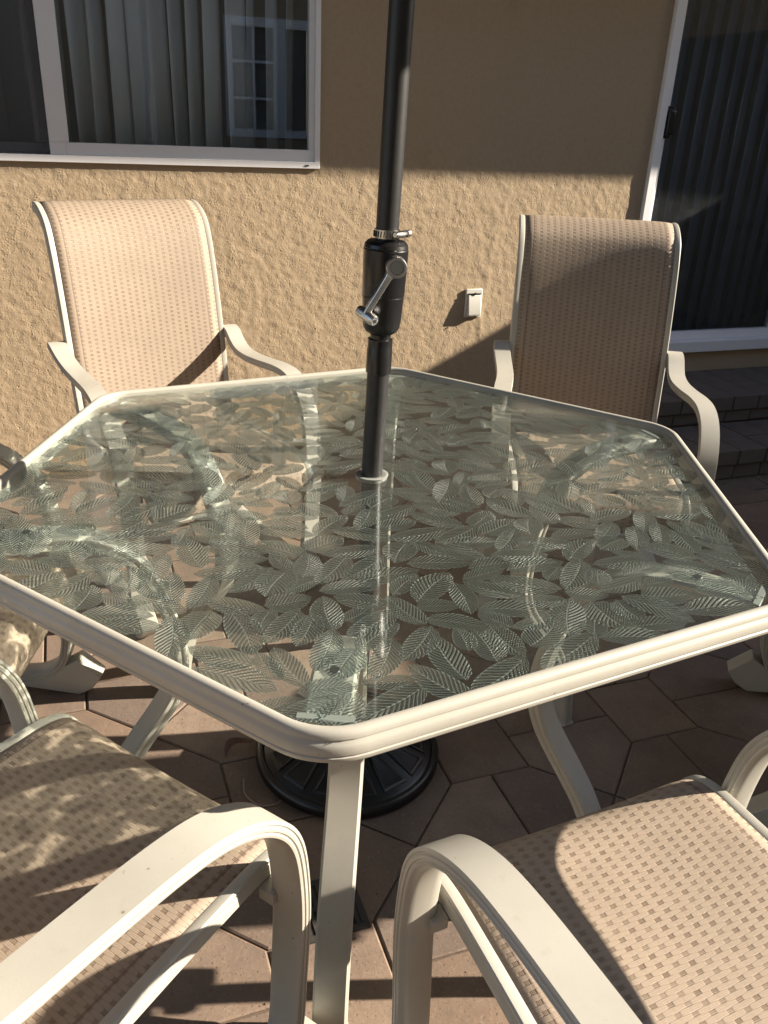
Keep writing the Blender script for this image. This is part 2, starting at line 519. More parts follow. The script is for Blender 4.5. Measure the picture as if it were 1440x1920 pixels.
# ------------------------------------------------------------------ house
house = thing('house', 'tan stucco house wall with white window and sliding door behind the table', 'house', (0, YW, 0))
WX0, WX1, WZ0, WZ1 = -1.43, .426, 1.111, 2.08       # window opening (outer frame)
DX0, DX1, DZ0, DZ1 = 1.85, 3.65, .352, 2.30         # door opening
def fft_noise(nx, nz, dx, lo, hi, width=2.2, seed=0, aniso=1.0, ang=-.75):
    r = np.random.default_rng(seed).standard_normal((nz, nx))
    F = np.fft.rfft2(r)
    fz = np.fft.fftfreq(nz, dx)[:, None]; fx = np.fft.rfftfreq(nx, dx)[None, :]
    a = fx*math.cos(ang)+fz*math.sin(ang); b = -fx*math.sin(ang)+fz*math.cos(ang)
    f = np.sqrt((a*aniso)**2+b*b)/math.sqrt(aniso)
    band = np.exp(-(np.log(np.maximum(f, 1e-6))-math.log(math.sqrt(1/lo/hi)))**2/(2*(math.log(hi/lo)/width)**2))
    out = np.fft.irfft2(F*band, s=(nz, nx))
    return out/out.std()
def stucco_panel():
    dx = .0022
    x0, x1, z0, z1 = -1.05, 1.849, -.02, 1.25
    nx = int(round((x1-x0)/dx))+1; nz = int(round((z1-z0)/dx))+1
    xs = np.linspace(x0, x1, nx); zs = np.linspace(z0, z1, nz)
    h = fft_noise(nx, nz, dx, .0040, .0120, 1.5, seed=1, aniso=1.45)
    h2 = fft_noise(nx, nz, dx, .006, .018, 1.6, seed=2, aniso=1.8, ang=-.6)
    h = np.tanh(h*.9)+.55*np.tanh(1.4*h2)
    big = fft_noise(nx, nz, dx, .05, .30, seed=3)
    mask = fft_noise(nx, nz, dx, .06, .5, 2.0, seed=4)
    mask = 1/(1+np.exp(-(mask+.15)*2.4))
    Xg, Zg = np.meshgrid(xs, zs)
    seam = np.exp(-((Xg-1.17-.02*np.sin(Zg*7))/.06)**2)            # smoother trowelled strip by the outlet
    amp = (.22+.85*mask)*(1-.5*seam)*np.clip((1.25-Zg)/.10, 0, 1)
    y = -(h*.00050*amp+big*.0004)
    y += -.0012*np.exp(-((Xg-1.150-.012*np.sin(Zg*9)-.006*np.sin(Zg*31))/.014)**2)*np.clip((1.02-Zg)/.25, 0, 1)*np.clip(.5+.8*mask, 0, 1)
    pit = fft_noise(nx, nz, dx, .012, .035, 1.6, seed=6)
    low = np.clip((.62-Zg)/.3, 0, 1)
    y += np.clip(pit-2.3, 0, 1.2)*.0030*(.3+low)
    V = np.stack([Xg.ravel(), y.ravel(), Zg.ravel()], 1).astype(np.float32)
    idx = np.arange(nx*nz).reshape(nz, nx)
    q = np.stack([idx[:-1, :-1], idx[:-1, 1:], idx[1:, 1:], idx[1:, :-1]], -1).reshape(-1, 4)
    cxm = (Xg[:-1, :-1]+dx/2).ravel(); czm = (Zg[:-1, :-1]+dx/2).ravel()
    hole = (cxm < WX1-.004) & (czm > WZ0+.004)
    q = q[~hole]
    used = np.zeros(len(V), bool); used[q.ravel()] = True
    remap = np.cumsum(used)-1
    V = V[used]; q = remap[q]
    me = bpy.data.meshes.new('stucco_wall')
    me.vertices.add(len(V)); me.vertices.foreach_set('co', V.ravel())
    me.loops.add(len(q)*4); me.loops.foreach_set('vertex_index', q.ravel().astype(np.int32))
    me.polygons.add(len(q)); me.polygons.foreach_set('loop_start', np.arange(0, len(q)*4, 4, dtype=np.int32))
    me.polygons.foreach_set('loop_total', np.full(len(q), 4, np.int32))
    me.polygons.foreach_set('use_smooth', np.ones(len(q), bool))
    me.update(calc_edges=True); me.validate()
    me.materials.append(M['stucco'])
    return link(bpy.data.objects.new('stucco_wall', me), house)
stucco_panel()
wb = MB()     # the rest of the wall and the core behind the relief
T0, T1 = .006, .16
wb.box(-7, WX0, T0, T1, -.2, 2.9); wb.box(WX0, WX1, T0, T1, -.2, WZ0); wb.box(WX0, WX1, T0, T1, WZ1, 2.9)
wb.box(WX1, DX0, T0, T1, -.2, 2.9); wb.box(DX0, DX1, T0, T1, DZ1, 2.9); wb.box(DX0, DX1, T0, T1, -.2, DZ0); wb.box(DX1, 5, T0, T1, -.2, 2.9)
wb.build('wall_core', M['stucco'], house)
wf = MB()
wf.box(-7, -1.052, 0, .0055, -.2, 1.10); wf.box(-7, WX0-.002, 0, .0055, 1.101, 2.5)
wf.box(1.851, 5, 0, .0055, -.02, DZ0-.002); wf.box(DX1+.002, 5, 0, .0055, DZ0, 2.5)
wf.box(WX1+.002, DX0-.002, 0, .0055, 1.2505, 2.5)
wf.build('stucco_strip', M['stucco'], house)
ev = MB(); ev.box(-7, 5, -.68, .0, 2.37, 2.46); ev.box(-7, 5, -.70, -.681, 2.368, 2.56)
ev.build('eave', M['fascia'], house)
rf = MB(); rf.add([(-7.2, -.74, 2.56), (5.2, -.74, 2.56), (5.2, 3.6, 4.0), (-7.2, 3.6, 4.0), (-7.2, -.74, 2.60), (5.2, -.74, 2.60), (5.2, 3.6, 4.04), (-7.2, 3.6, 4.04)],
                  [(0, 3, 2, 1), (4, 5, 6, 7), (0, 1, 5, 4), (1, 2, 6, 5), (2, 3, 7, 6), (3, 0, 4, 7)])
rf.build('roof', M['fascia'], house)
rm = MB(); rm.box(-7, 5, 1.9, 2.0, -.2, 2.9); rm.box(-7, 5, .161, 1.9, -.2, .05); rm.box(-7, 5, .161, 1.9, 2.7, 2.9); rm.box(.9, 1.0, .161, 1.9, .05, 2.7)
rm.box(-7, -6.9, .161, 1.9, .05, 2.7); rm.box(4.9, 5, .161, 1.9, .05, 2.7)
rm.build('room', M['room'], house)

# window
win = bpy.data.objects.new('window', None); link(win, house); win['label'] = 'white vinyl sliding window with grey vertical blinds'
def wbox(name, m, boxes, bevel=.0015, parent=win):
    b = MB()
    for a in boxes: b.box(*a)
    return b.build(name, m, parent, bevel=bevel)
wbox('outer_frame', M['vinyl'], [(WX0, WX1, -.012, .06, WZ0, WZ0+.022), (WX0, WX1, -.012, .06, WZ1-.03, WZ1), (WX0, WX0+.03, -.012, .06, WZ0+.022, WZ1-.03), (WX1-.018, WX1, -.012, .06, WZ0+.022, WZ1-.03)])
wbox('sliding_sash', M['vinyl'], [(-.438, WX1-.019, .0, .032, WZ0+.0225, 1.172), (.389, WX1-.019, .0, .032, 1.172, 2.0), (-.490, -.428, .0, .032, 1.172, 2.0), (-.490, -.4385, .0, .032, WZ0+.0225, 1.172), (-.49, WX1-.019, .0, .032, 2.0, WZ1-.031)])
wbox('fixed_sash', M['vinyl'], [(WX0+.031, -.495, .036, .058, WZ0+.0225, 1.150), (-.53, -.495, .036, .058, 1.150, 2.03), (WX0+.031, WX0+.07, .036, .058, 1.150, 2.03), (WX0+.031, -.495, .036, .058, 2.03, WZ1-.031)])
wbox('pane', M['pane'], [(-.428, .389, .013, .017, 1.172, 2.0)], 0)
wbox('pane', M['pane'], [(WX0+.07, -.53, .046, .050, 1.150, 2.03)], 0)
wbox('weep_cover', M['bolt'], [(.372, .384, -.0145, -.012, WZ0+.008, WZ0+.0125)], 0)
# insect screen in front of the left half: woven mesh, partly open
def m_screen():
    m = mat('insect_screen'); g = N(m)
    d = g.bsdf(Base_Color=(.07, .07, .072), Roughness=.7)
    t = g.n('BsdfTransparent')
    g.done(g.n('MixShader', {0: .62, 1: t.outputs[0], 2: d.outputs[0]}))
    return m
SCR = m_screen()
scr = mesh_obj('insect_screen', [(WX0+.045, .026, 1.168), (-.515, .026, 1.168), (-.515, .026, 2.02), (WX0+.045, .026, 2.02)], [(0, 1, 2, 3)], SCR, win)
wbox('screen_frame', M['screen'], [(WX0+.032, -.492, .02, .033, 1.137, 1.168), (-.515, -.492, .02, .033, 1.168, 2.02), (WX0+.032, WX0+.045, .02, .033, 1.168, 2.02), (WX0+.032, -.492, .02, .033, 2.02, 2.045)])

# vertical blinds
def blind(label, x0, x1, z0, z1, y, pitch, wid, m, angf, seed):
    t = thing('vertical_blind', label, 'blind', ((x0+x1)/2, YW+y, z0))
    r = random.Random(seed)
    hb = MB(); hb.box(-(x1-x0)/2, (x1-x0)/2, -.03, .03, z1-z0, z1-z0+.04); hb.build('headrail', M['vinyl'], t, bevel=.002)
    x = x0+.03
    while x < x1-.02:
        n = 6; vs = []; fs = []
        a = angf(x, r); ca, sa = math.cos(a), math.sin(a)
        lean = r.uniform(-.012, .012)
        for k, zz in enumerate((0, z1-z0)):
            for i in range(n+1):
                s = (i/n-.5)*wid; c = .008*(1-(2*i/n-1)**2)
                vs.append((x-(x0+x1)/2+s*ca-c*sa+(lean if k == 0 else 0), s*sa+c*ca, zz))
        for i in range(n): fs.append((i, i+1, n+2+i, n+1+i))
        o = mesh_obj('slat', vs, fs, m, t, smooth=True)
        so = o.modifiers.new('solid', 'SOLIDIFY'); so.thickness = .0012
        x += pitch*r.uniform(.9, 1.1)
    return t
blind('grey vertical blind hanging unevenly behind the window glass', -1.40, .42, 1.14, 2.06, .13, .066, .080, M['slat'], lambda x, r: R_(r.choice([22, 35, 48, 60, 70, 30, -20])), 5)
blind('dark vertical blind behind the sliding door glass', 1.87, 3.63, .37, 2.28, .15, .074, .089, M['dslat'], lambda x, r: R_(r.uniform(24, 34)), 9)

# sliding door
door = bpy.data.objects.new('sliding_door', None); link(door, house); door['label'] = 'white framed sliding glass door at the top of the steps'
wbox('outer_frame', M['vinyl'], [(DX0, DX0+.036, -.02, .10, DZ0+.052, DZ1), (DX1-.036, DX1, -.02, .10, DZ0+.052, DZ1), (DX0+.036, DX1-.036, -.02, .10, DZ1-.05, DZ1)], .002, door)
wbox('threshold', M['vinyl'], [(DX0, DX1, -.03, .10, DZ0, DZ0+.05)], .002, door)
wbox('door_sash', M['vinyl'], [(DX0+.037, DX0+.075, .02, .055, DZ0+.09, DZ1-.05), (DX0+.037, 2.78, .02, .055, DZ0+.0505, DZ0+.089), (2.72, 2.78, .02, .055, DZ0+.09, DZ1-.05), (2.7805, DX1-.037, .062, .095, DZ0+.0505, DZ0+.089), (DX1-.09, DX1-.037, .062, .095, DZ0+.09, DZ1-.05)], .002, door)
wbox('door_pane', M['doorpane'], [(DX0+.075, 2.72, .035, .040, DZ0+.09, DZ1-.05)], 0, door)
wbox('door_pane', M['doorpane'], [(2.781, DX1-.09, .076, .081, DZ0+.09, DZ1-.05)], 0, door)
hb = MB(); hb.box(1.893, 1.928, -.028, .006, 1.275, 1.37)
dh = hb.build('handle', M['blackp'], door, bevel=.008, seg=3)
hb = MB(); hb.box(1.912, 1.940, .0065, .019, 1.262, 1.383); hb.build('handle_plate', M['blackp'], dh, bevel=.003)

# outlet cover
ot = thing('outlet_cover', 'weathered white outdoor outlet cover on the stucco wall between window and door', 'outlet', (1.094, YW, .608))
b = MB(); b.box(-.0375, .0375, -.011, -.0005, -.058, .058); pl = b.build('cover_plate', M['white'], ot, bevel=.003)
b = MB(); b.prism([(-.0115, .035), (-.016, .034), (-.029, -.040), (-.026, -.050), (-.0115, -.052)], -.028, .028); b.build('flap', M['white'], ot, bevel=.005, seg=3)
b = MB(); b.box(-.029, .029, -.0165, -.0115, .0365, .041); b.box(-.004, .004, -.02, -.0165, .035, .0445); b.build('hinge', M['bolt'], ot)
b = MB()
for zz in (-.048,): b.lathe([(.0028, 0), (.0028, .003)], 8, (.0, -.029, zz), (0, -1, 0))
b.build('screw', M['bolt'], ot)

# ------------------------------------------------------------------ door steps
steps = thing('door_steps', 'two dark brick paved steps leading up to the sliding door', 'steps', (2.8, 1.55, 0))
SX0, SX1 = 1.60, 4.06
bk = random.Random(21)
core = MB(); core.box(SX0-2.8+.02, SX1-2.8, 1.235-1.55, YW-.008-1.55, -.01, .066); core.box(SX0-2.8+.02, SX1-2.8, 1.53-1.55, YW-.009-1.55, .066, .189)
core.build('mortar_core', M['sand'], steps)
bm_cache = {}
def brick(x0, x1, y0, y1, z0, z1):
    key = (round(x1-x0, 4), round(y1-y0, 4), round(z1-z0, 4))
    if key not in bm_cache:
        a, b_, c = [k/2 for k in key]; ch = .0035
        bm = bmesh.new(); bmesh.ops.create_cube(bm, size=1.0)
        bmesh.ops.scale(bm, vec=(2*a, 2*b_, 2*c), verts=bm.verts)
        bmesh.ops.bevel(bm, geom=bm.edges[:]+bm.verts[:], offset=ch, segments=1, affect='EDGES')
        me = bpy.data.meshes.new('brick'); bm.to_mesh(me); bm.free(); me.materials.append(BRK)
        bm_cache[key] = me
    o = bpy.data.objects.new('brick', bm_cache[key]); link(o, steps)
    o.location = ((x0+x1)/2-2.8+bk.uniform(-.001, .001), (y0+y1)/2-1.55+bk.uniform(-.0015, .0015), (z0+z1)/2+bk.uniform(-.001, .001))
    o.rotation_euler = (0, 0, bk.uniform(-.006, .006))
BRK = simple('dark_step_brick', (.135, .110, .095), .88, var=.25, scale=14, bump=.4)
Wb = .138; J = .004
nb = int((SX1-SX0)/Wb)
for i in range(nb):
    a = SX0+i*Wb
    brick(a+J/2, a+Wb-J/2, 1.2, 1.2+.143-J, .069, .133)
    brick(a+J/2, a+Wb-J/2, 1.2+.145, 1.503, .069, .133)
    brick(a+J/2, a+Wb-J/2, 1.212, 1.234, .003, .066)
    s = a+.05
    if s+Wb < SX1:
        brick(s+J/2, s+Wb-J/2, 1.4927, 1.4927+.20, .192, .256)
        brick(s+J/2, s+Wb-J/2, 1.4927+.204, YW-.012, .192, .256)
    brick(a+.03+J/2, min(a+.03+Wb-J/2, SX1), 1.506, 1.529, .136, .189)

# ------------------------------------------------------------------ table
HEXA = R_(7.006)
AP = .70*math.cos(math.pi/6)
def hex_ring(d, r0=.085, seg=8):
    """ring of a hexagon of apothem AP grown by d, rounded corners"""
    pts = []
    rc = (AP-r0)/math.cos(math.pi/6)
    for k in range(6):
        a = HEXA+k*math.pi/3
        c = (rc*math.cos(a), rc*math.sin(a))
        for i in range(seg+1):
            t = a-math.pi/6+math.pi/3*i/seg
            pts.append((c[0]+(r0+d)*math.cos(t), c[1]+(r0+d)*math.sin(t)))
    return pts
table = thing('patio_table', 'hexagonal patio table with leaf embossed glass top and cream metal rim', 'table', (0, 0, 0))
prof = [(-.006, .7190), (-.0052, .7215), (-.0025, .7240), (.001, .7248), (.0045, .7244), (.0078, .7225), (.0098, .7190), (.0102, .7155), (.0093, .7142), (.0098, .7127),
        (.0122, .7105), (.0138, .7068), (.0143, .7015), (.0140, .6980), (.0130, .6970), (.0130, .6958), (.0143, .6948), (.0143, .6912), (.0131, .6890), (.0105, .6882), (.002, .6882), (-.006, .6895), (-.006, .700), (-.006, .7115)]
vs = []; fs = []; npf = len(prof)
rings = [hex_ring(d) for d, z in prof]
nr = len(rings[0])
for (d, z), rg in zip(prof, rings): vs += [(x, y, z) for x, y in rg]
for j in range(npf):
    for i in range(nr):
        k = (i+1) % nr; q = (j+1) % npf
        fs.append((j*nr+i, j*nr+k, q*nr+k, q*nr+i))
rim = MB(); rim.add(vs, fs); rim = rim.build('rim', M['frame'], table, smooth=True, angle=32)
# seam scratch clip on the front corner
gl_out = hex_ring(-.0055)
hole = []
for (x, y) in gl_out:
    a = math.atan2(y, x); hole.append((.030*math.cos(a), .030*math.sin(a)))
ZT, ZB = .7185, .7130
vs = [(x, y, ZT) for x, y in gl_out]+[(x, y, ZT) for x, y in hole]+[(x, y, ZB) for x, y in gl_out]+[(x, y, ZB) for x, y in hole]
fs = []
for i in range(nr):
    k = (i+1) % nr
    fs += [(i, k, nr+k, nr+i), (2*nr+k, 2*nr+i, 3*nr+i, 3*nr+k), (i, 2*nr+i, 2*nr+k, k), (nr+k, 3*nr+k, 3*nr+i, nr+i)]
gt = MB(); gt.add(vs, fs); glass_top = gt.build('glass_top', M['glass'], table)

# embossed leaves on the underside
def leaf_mesh(L, Wd, p, nt=10, nv=4):
    vs = []; fs = []; uv = []
    for i in range(nt+1):
        t = i/nt
        hw = Wd/2*max(0, math.sin(math.pi*t**p))**.62
        bend = .045*L*math.sin(math.pi*t)*(1 if p > .84 else -1)
        for j in range(nv+1):
            s = 2*j/nv-1
            vs.append(((t-.5)*L, s*hw+bend, -.0011*(1-abs(s)**3)*min(1, 5*t, 5*(1-t))-.0002)); uv.append((t, s))
    m_ = nv+1
    for i in range(nt):
        for j in range(nv):
            fs.append((i*m_+j, i*m_+j+1, (i+1)*m_+j+1, (i+1)*m_+j))
    me = bpy.data.meshes.new('leaf'); me.from_pydata(vs, [], fs)
    ul = me.uv_layers.new(name='UVMap')
    for lp in me.loops: ul.data[lp.index].uv = uv[lp.vertex_index]
    for p_ in me.polygons: p_.use_smooth = True
    me.materials.append(M['leaf']); me.update()
    return me
LV = [(.096, .042, .86), (.086, .044, .95), (.102, .042, 1.05), (.080, .047, .80), (.070, .052, .78), (.092, .040, .9)]
LM = [leaf_mesh(*a) for a in LV]
lr = random.Random(5)
placed = []
grid = {}
def circ(x, y, a, L, Wd):
    c, s = math.cos(a), math.sin(a)
    return [(x+c*k*L, y+s*k*L, Wd*q) for k, q in ((-.36, .24), (-.18, .40), (0, .45), (.18, .40), (.36, .24))]
def inside(x, y, mrg):
    for k in range(6):
        a = HEXA+math.pi/6+k*math.pi/3
        if x*math.cos(a)+y*math.sin(a) > AP-mrg: return False
    return x*x+y*y > .055**2
tries = 0
while tries < 110000 and len(placed) < 720:
    tries += 1
    x, y = lr.uniform(-.7, .7), lr.uniform(-.7, .7)
    if not inside(x, y, .022): continue
    k = lr.randrange(6) if lr.random() < .75 else 0
    a = lr.uniform(0, 2*math.pi)
    sc_ = lr.uniform(.88, 1.14)
    if tries > 30000: sc_ *= .85
    if tries > 60000: sc_ *= .85
    L, Wd, _ = LV[k]; L *= sc_; Wd *= sc_
    cs = circ(x, y, a, L, Wd)
    if any(not inside(cx, cy, .004) for cx, cy, r in cs): continue
    ok = True
    for cx, cy, r in cs:
        gx, gy = int(cx//.05), int(cy//.05)
        for ax in (-1, 0, 1):
            for ay in (-1, 0, 1):
                for (qx, qy, qr) in grid.get((gx+ax, gy+ay), ()):
                    if (cx-qx)**2+(cy-qy)**2 < ((r+qr)*(.75 if tries < 40000 else .69))**2: ok = False; break
                if not ok: break
            if not ok: break
        if not ok: break
    if not ok: continue
    for c in cs: grid.setdefault((int(c[0]//.05), int(c[1]//.05)), []).append(c)
    placed.append((x, y, a, sc_, k))
placed.sort(key=lambda q: (Vector((q[0], q[1], .71))-CAM).length)
extra = []
for i, (x, y, a, s_, k) in enumerate(placed):
    z = ZB-.0002-.0006*(i % 6)/6
    if i < 300:
        o = bpy.data.objects.new('leaf', LM[k]); link(o, glass_top)
        o.location = (x, y, z); o.rotation_euler = (0, 0, a); o.scale = (s_, s_, 1)
    else:
        extra.append((x, y, z, a, s_, k))
if extra:
    vs = []; fs = []; uv = []
    for (x, y, z, a, s_, k) in extra:
        b0 = len(vs); c, s = math.cos(a)*s_, math.sin(a)*s_
        me = LM[k]
        for v in me.vertices: vs.append((x+v.co.x*c-v.co.y*s, y+v.co.x*s+v.co.y*c, z+v.co.z))
        uvv = [None]*len(me.vertices)
        for lp in me.loops: uvv[lp.vertex_index] = tuple(me.uv_layers[0].data[lp.index].uv)
        uv += uvv
        fs += [tuple(i+b0 for i in p_.vertices) for p_ in me.polygons]
    o = mesh_obj('leaf_field', vs, fs, M['leaf'], glass_top, True, uv); o['kind'] = 'stuff'
print('leaves', len(placed))

# legs
legprof_rz = [(.660, .698), (.62, .6985), (.56, .696), (.50, .687), (.455, .667), (.42, .635), (.395, .59), (.375, .53), (.362, .47), (.362, .41), (.378, .360), (.405, .318), (.440, .272), (.472, .225), (.503, .16), (.526, .08), (.535, .008)]
lp_ = spline(legprof_rz, 4)
flat = lambda w_, t_, r_=.004: [(-w_/2, -t_/2+r_), (-w_/2+r_, -t_/2), (-w_*.18, -t_/2), (w_*.18, -t_/2), (w_/2-r_, -t_/2), (w_/2, -t_/2+r_), (w_/2, -t_*.12), (w_/2-.0022, 0), (w_/2, t_*.12), (w_/2, t_/2-r_), (w_/2-r_, t_/2), (-w_/2+r_, t_/2), (-w_/2, t_/2-r_), (-w_/2, t_*.12), (-w_/2+.0022, 0), (-w_/2, -t_*.12)]
leg0 = None
for k in range(6):
    a = HEXA+k*math.pi/3
    if leg0 is None:
        b = MB(); b.sweep([(r, 0, z) for r, z in lp_], flat(.054, .024), (0, 1, 0))
        leg0 = b.build('leg', M['frame'], table, smooth=True, angle=40)
        bb = MB(); bb.lathe([(.009, 0), (.009, .003), (.006, .006)], 14, (.57, 0, .7058)); bb.build('bolt', M['bolt'], leg0)
        bb = MB(); bb.box(.650, .662, -.033, .033, .7075, .7122); bb.build('clip', M['clear'], leg0, bevel=.002)
        bb = MB(); bb.box(.518, .552, -.028, .028, .0, .008); bb.build('foot', M['frame'], leg0, bevel=.004)
        o = leg0
    else:
        o = copy_tree(leg0, table)
    o.rotation_euler = (0, 0, a)
ub = MB(); ub.lathe([(.0215, .7125), (.0275, .7125), (.0285, .7188), (.0295, .7192), (.0295, .7200), (.0285, .7205), (.0235, .7205), (.0215, .7198)], 36)
hr = ub.build('hole_ring', M['clear'], table, smooth=True)

# ------------------------------------------------------------------ umbrella
LEAN = Vector((.013, -.012, .72)).normalized()
HOLE = Vector((0, 0, .72))
def onpole(z): return HOLE+LEAN*((z-.72)/LEAN.z)
um = thing('patio_umbrella', 'black umbrella pole with silver crank rising through the table centre', 'umbrella', onpole(.09))
UB = onpole(.09)
def pole_part(name, prof, m, n=36, smooth=True, parent=um):
    b = MB(); b.lathe([(r, (z-.09)/LEAN.z) for r, z in prof], n, (0, 0, 0), LEAN)
    return b.build(name, m, parent, smooth=smooth, angle=30)
pole_part('lower_pole', [(.0185, .02), (.0185, .925)], M['black'])
pole_part('sleeve', [(.0185, .905), (.0212, .906), (.0212, .944), (.0205, .946), (.0205, .962), (.017, .963), (.0165, .985)], M['blackp'])
ch = pole_part('crank_housing', [(.018, .970), (.026, .975), (.030, .982), (.0315, .995), (.0335, 1.03), (.0337, 1.031), (.0332, 1.0325), (.0340, 1.034), (.0355, 1.090), (.0355, 1.104), (.0345, 1.1055), (.0352, 1.107), (.034, 1.112), (.029, 1.117), (.020, 1.1185)], M['blackp'])
pole_part('upper_pole', [(.0180, 1.113), (.0180, 2.42)], M['black'])
hc = pole_part('hose_clamp', [(.0190, 1.121), (.0202, 1.1212), (.0202, 1.1338), (.0190, 1.134)], M['steel'])
def lp(z, rr, ang, up=0):
    c = onpole(z)-UB
    return c+Vector((math.cos(ang)*rr, math.sin(ang)*rr, up))
CA = math.atan2(CAM.y, CAM.x)                    # towards the camera
b = MB()
for i in range(26):
    t = 2*math.pi*i/26
    p0 = lp(1.123, .0206, t); p1 = lp(1.132, .0206, t+.05)
    b.sweep([p0, p1], [(-.0009, -.0005), (.0009, -.0005), (.0009, .0005), (-.0009, .0005)], (math.cos(t), math.sin(t), 0))
b.build('slots', M['bolt'], hc)
b = MB(); s_dir = Vector((math.cos(CA+.95), math.sin(CA+.95), 0)); tang = Vector((-s_dir.y, s_dir.x, 0))
c0 = onpole(1.1285)-UB+s_dir*.026
b.lathe([(.0035, -.016), (.0055, -.012), (.0055, .008), (.0035, .010), (.0035, .015), (.0058, .0155), (.0058, .022)], 12, c0, tang)
b.build('screw', M['steel'], hc, smooth=True, angle=30)
# crank
CD = Vector((math.cos(CA+.10), math.sin(CA+.10), 0)); CT = Vector((-CD.y, CD.x, 0))   # CT points to the right seen from the camera
hub = onpole(1.083)-UB+CD*.036+CT*.013
ck = bpy.data.objects.new('crank_handle', None); link(ck, um)
b = MB(); b.lathe([(.013, -.006), (.0165, .0), (.0165, .010), (.0150, .0125), (.0112, .0125), (.0108, .0105)], 30, hub, CD); b.build('hub', M['silver'], ck, smooth=True, angle=35)
b = MB(); b.lathe([(.0104, .0090), (.0104, .0112), (.0098, .0118)], 24, hub, CD); b.build('hub_cap', M['clear'], ck, smooth=True, angle=35)
e1 = hub+CD*.004-CT*.0085-Vector((0, 0, .011)); e2 = hub+CD*.003-CT*.046-Vector((0, 0, .076))
b = MB(); b.sweep([e1.lerp(e2, t) for t in (0, .1, .5, .92, 1)], [(-.0065, -.005), (-.0052, .0055), (0, .0062), (.0052, .0055), (.0065, -.005), (.003, -.006), (-.003, -.006)], CD.cross((e2-e1).normalized()), scale=lambda i: (1.25, 1.0, .9, 1.0, .8)[i])
b.build('crank_arm', M['silver'], ck, bevel=.0012)
kb = e2+CT*.004
b = MB(); b.lathe([(.0085, -.020), (.0092, -.012), (.0092, .012), (.0085, .0165), (.0070, .019)], 20, kb, (CD*.75+CT*.55-Vector((0, 0, .25)))); b.build('knob', M['silver'], ck, smooth=True, angle=40)
b = MB(); b.lathe([(.0030, .0175), (.0030, .0198)], 10, kb, (CD*.75+CT*.55-Vector((0, 0, .25)))); b.build('knob_screw', M['bolt'], ck)
# canopy, out of the picture above, shades the top of the pole
cz = 1.975
apex = onpole(2.44)-UB; ctr = onpole(cz)-UB
vs = [tuple(apex)]; fs = []
NS = 8
for k in range(NS*4):
    a = 2*math.pi*k/(NS*4)+.2
    sag = math.cos((k % 4)/4*math.pi*2)*.02-.02
    rr = 1.33*(1-.035*(1-abs((k % 4)/2-1)))
    for s in (.33, .66, 1.0):
        zz = apex.z+(ctr.z-apex.z)*s**1.1+.03*math.sin(math.pi*s)
        vs.append((ctr.x+rr*s*math.cos(a), ctr.y+rr*s*math.sin(a), zz))
nk = NS*4
for k in range(nk):
    q = (k+1) % nk
    fs.append((0, 1+3*k, 1+3*q))
    for s in range(2): fs.append((1+3*k+s, 2+3*k+s, 2+3*q+s, 1+3*q+s))
cn = mesh_obj('canopy', vs, fs, M['canopy'], um, True)
so = cn.modifiers.new('solid', 'SOLIDIFY'); so.thickness = .002
rb0 = None
for k in range(NS):
    a = 2*math.pi*k/NS+.2
    b = MB(); b.sweep([apex+Vector((0, 0, -.04)), ctr+Vector((1.3*math.cos(a), 1.3*math.sin(a), -.004))], [(-.006, -.004), (.006, -.004), (.006, .004), (-.006, .004)], (-math.sin(a), math.cos(a), 0))
    b.build('rib', M['black'], um)

# umbrella base
bs = thing('umbrella_base', 'round black umbrella base with radial panels on the pavers under the table', 'umbrella base', (.004, .10, 0))
b = MB(); b.lathe([(.196, 0), (.202, .006), (.203, .018), (.198, .027), (.193, .030), (.188, .030), (.186, .026), (.18, .030), (.10, .060), (.05, .085), (.034, .092), (.030, .13), (.0265, .132)], 64); b.build('disc', M['blackp'], bs, smooth=True, angle=35)
def slope(r): return .030+(.18-r)/(.08)*.030 if r > .10 else .060+(.10-r)/.05*.025
pm = None
for k in range(14):
    a = 2*math.pi*k/14+.1
    if pm is None:
        b = MB(); P = []
        def fr(r0, r1, w0, w1, h): return [(r0, -w0, slope(r0)+h), (r1, -w1, slope(r1)+h), (r1, w1, slope(r1)+h), (r0, w0, slope(r0)+h)]
        o_ = fr(.085, .172, .012, .030, .0005); t_ = fr(.088, .169, .0105, .028, .0035); i_ = fr(.093, .164, .0075, .0235, .0035); l_ = fr(.095, .162, .0065, .022, .0010)
        b.add(o_+t_+i_+l_, [(j+4*q, (j+1) % 4+4*q, (j+1) % 4+4*q+4, j+4*q+4) for q in range(3) for j in range(4)]+[(12, 13, 14, 15)])
        pm = b.build('panel', M['blackp'], bs, bevel=.001)
        o = pm
    else:
        o = pm.copy(); link(o, bs)
    o.rotation_euler = (0, 0, a)
b = MB(); b.lathe([(.0235, .08), (.030, .08), (.030, .165), (.0235, .166)], 28); b.build('stem', M['blackp'], bs, smooth=True, angle=35)

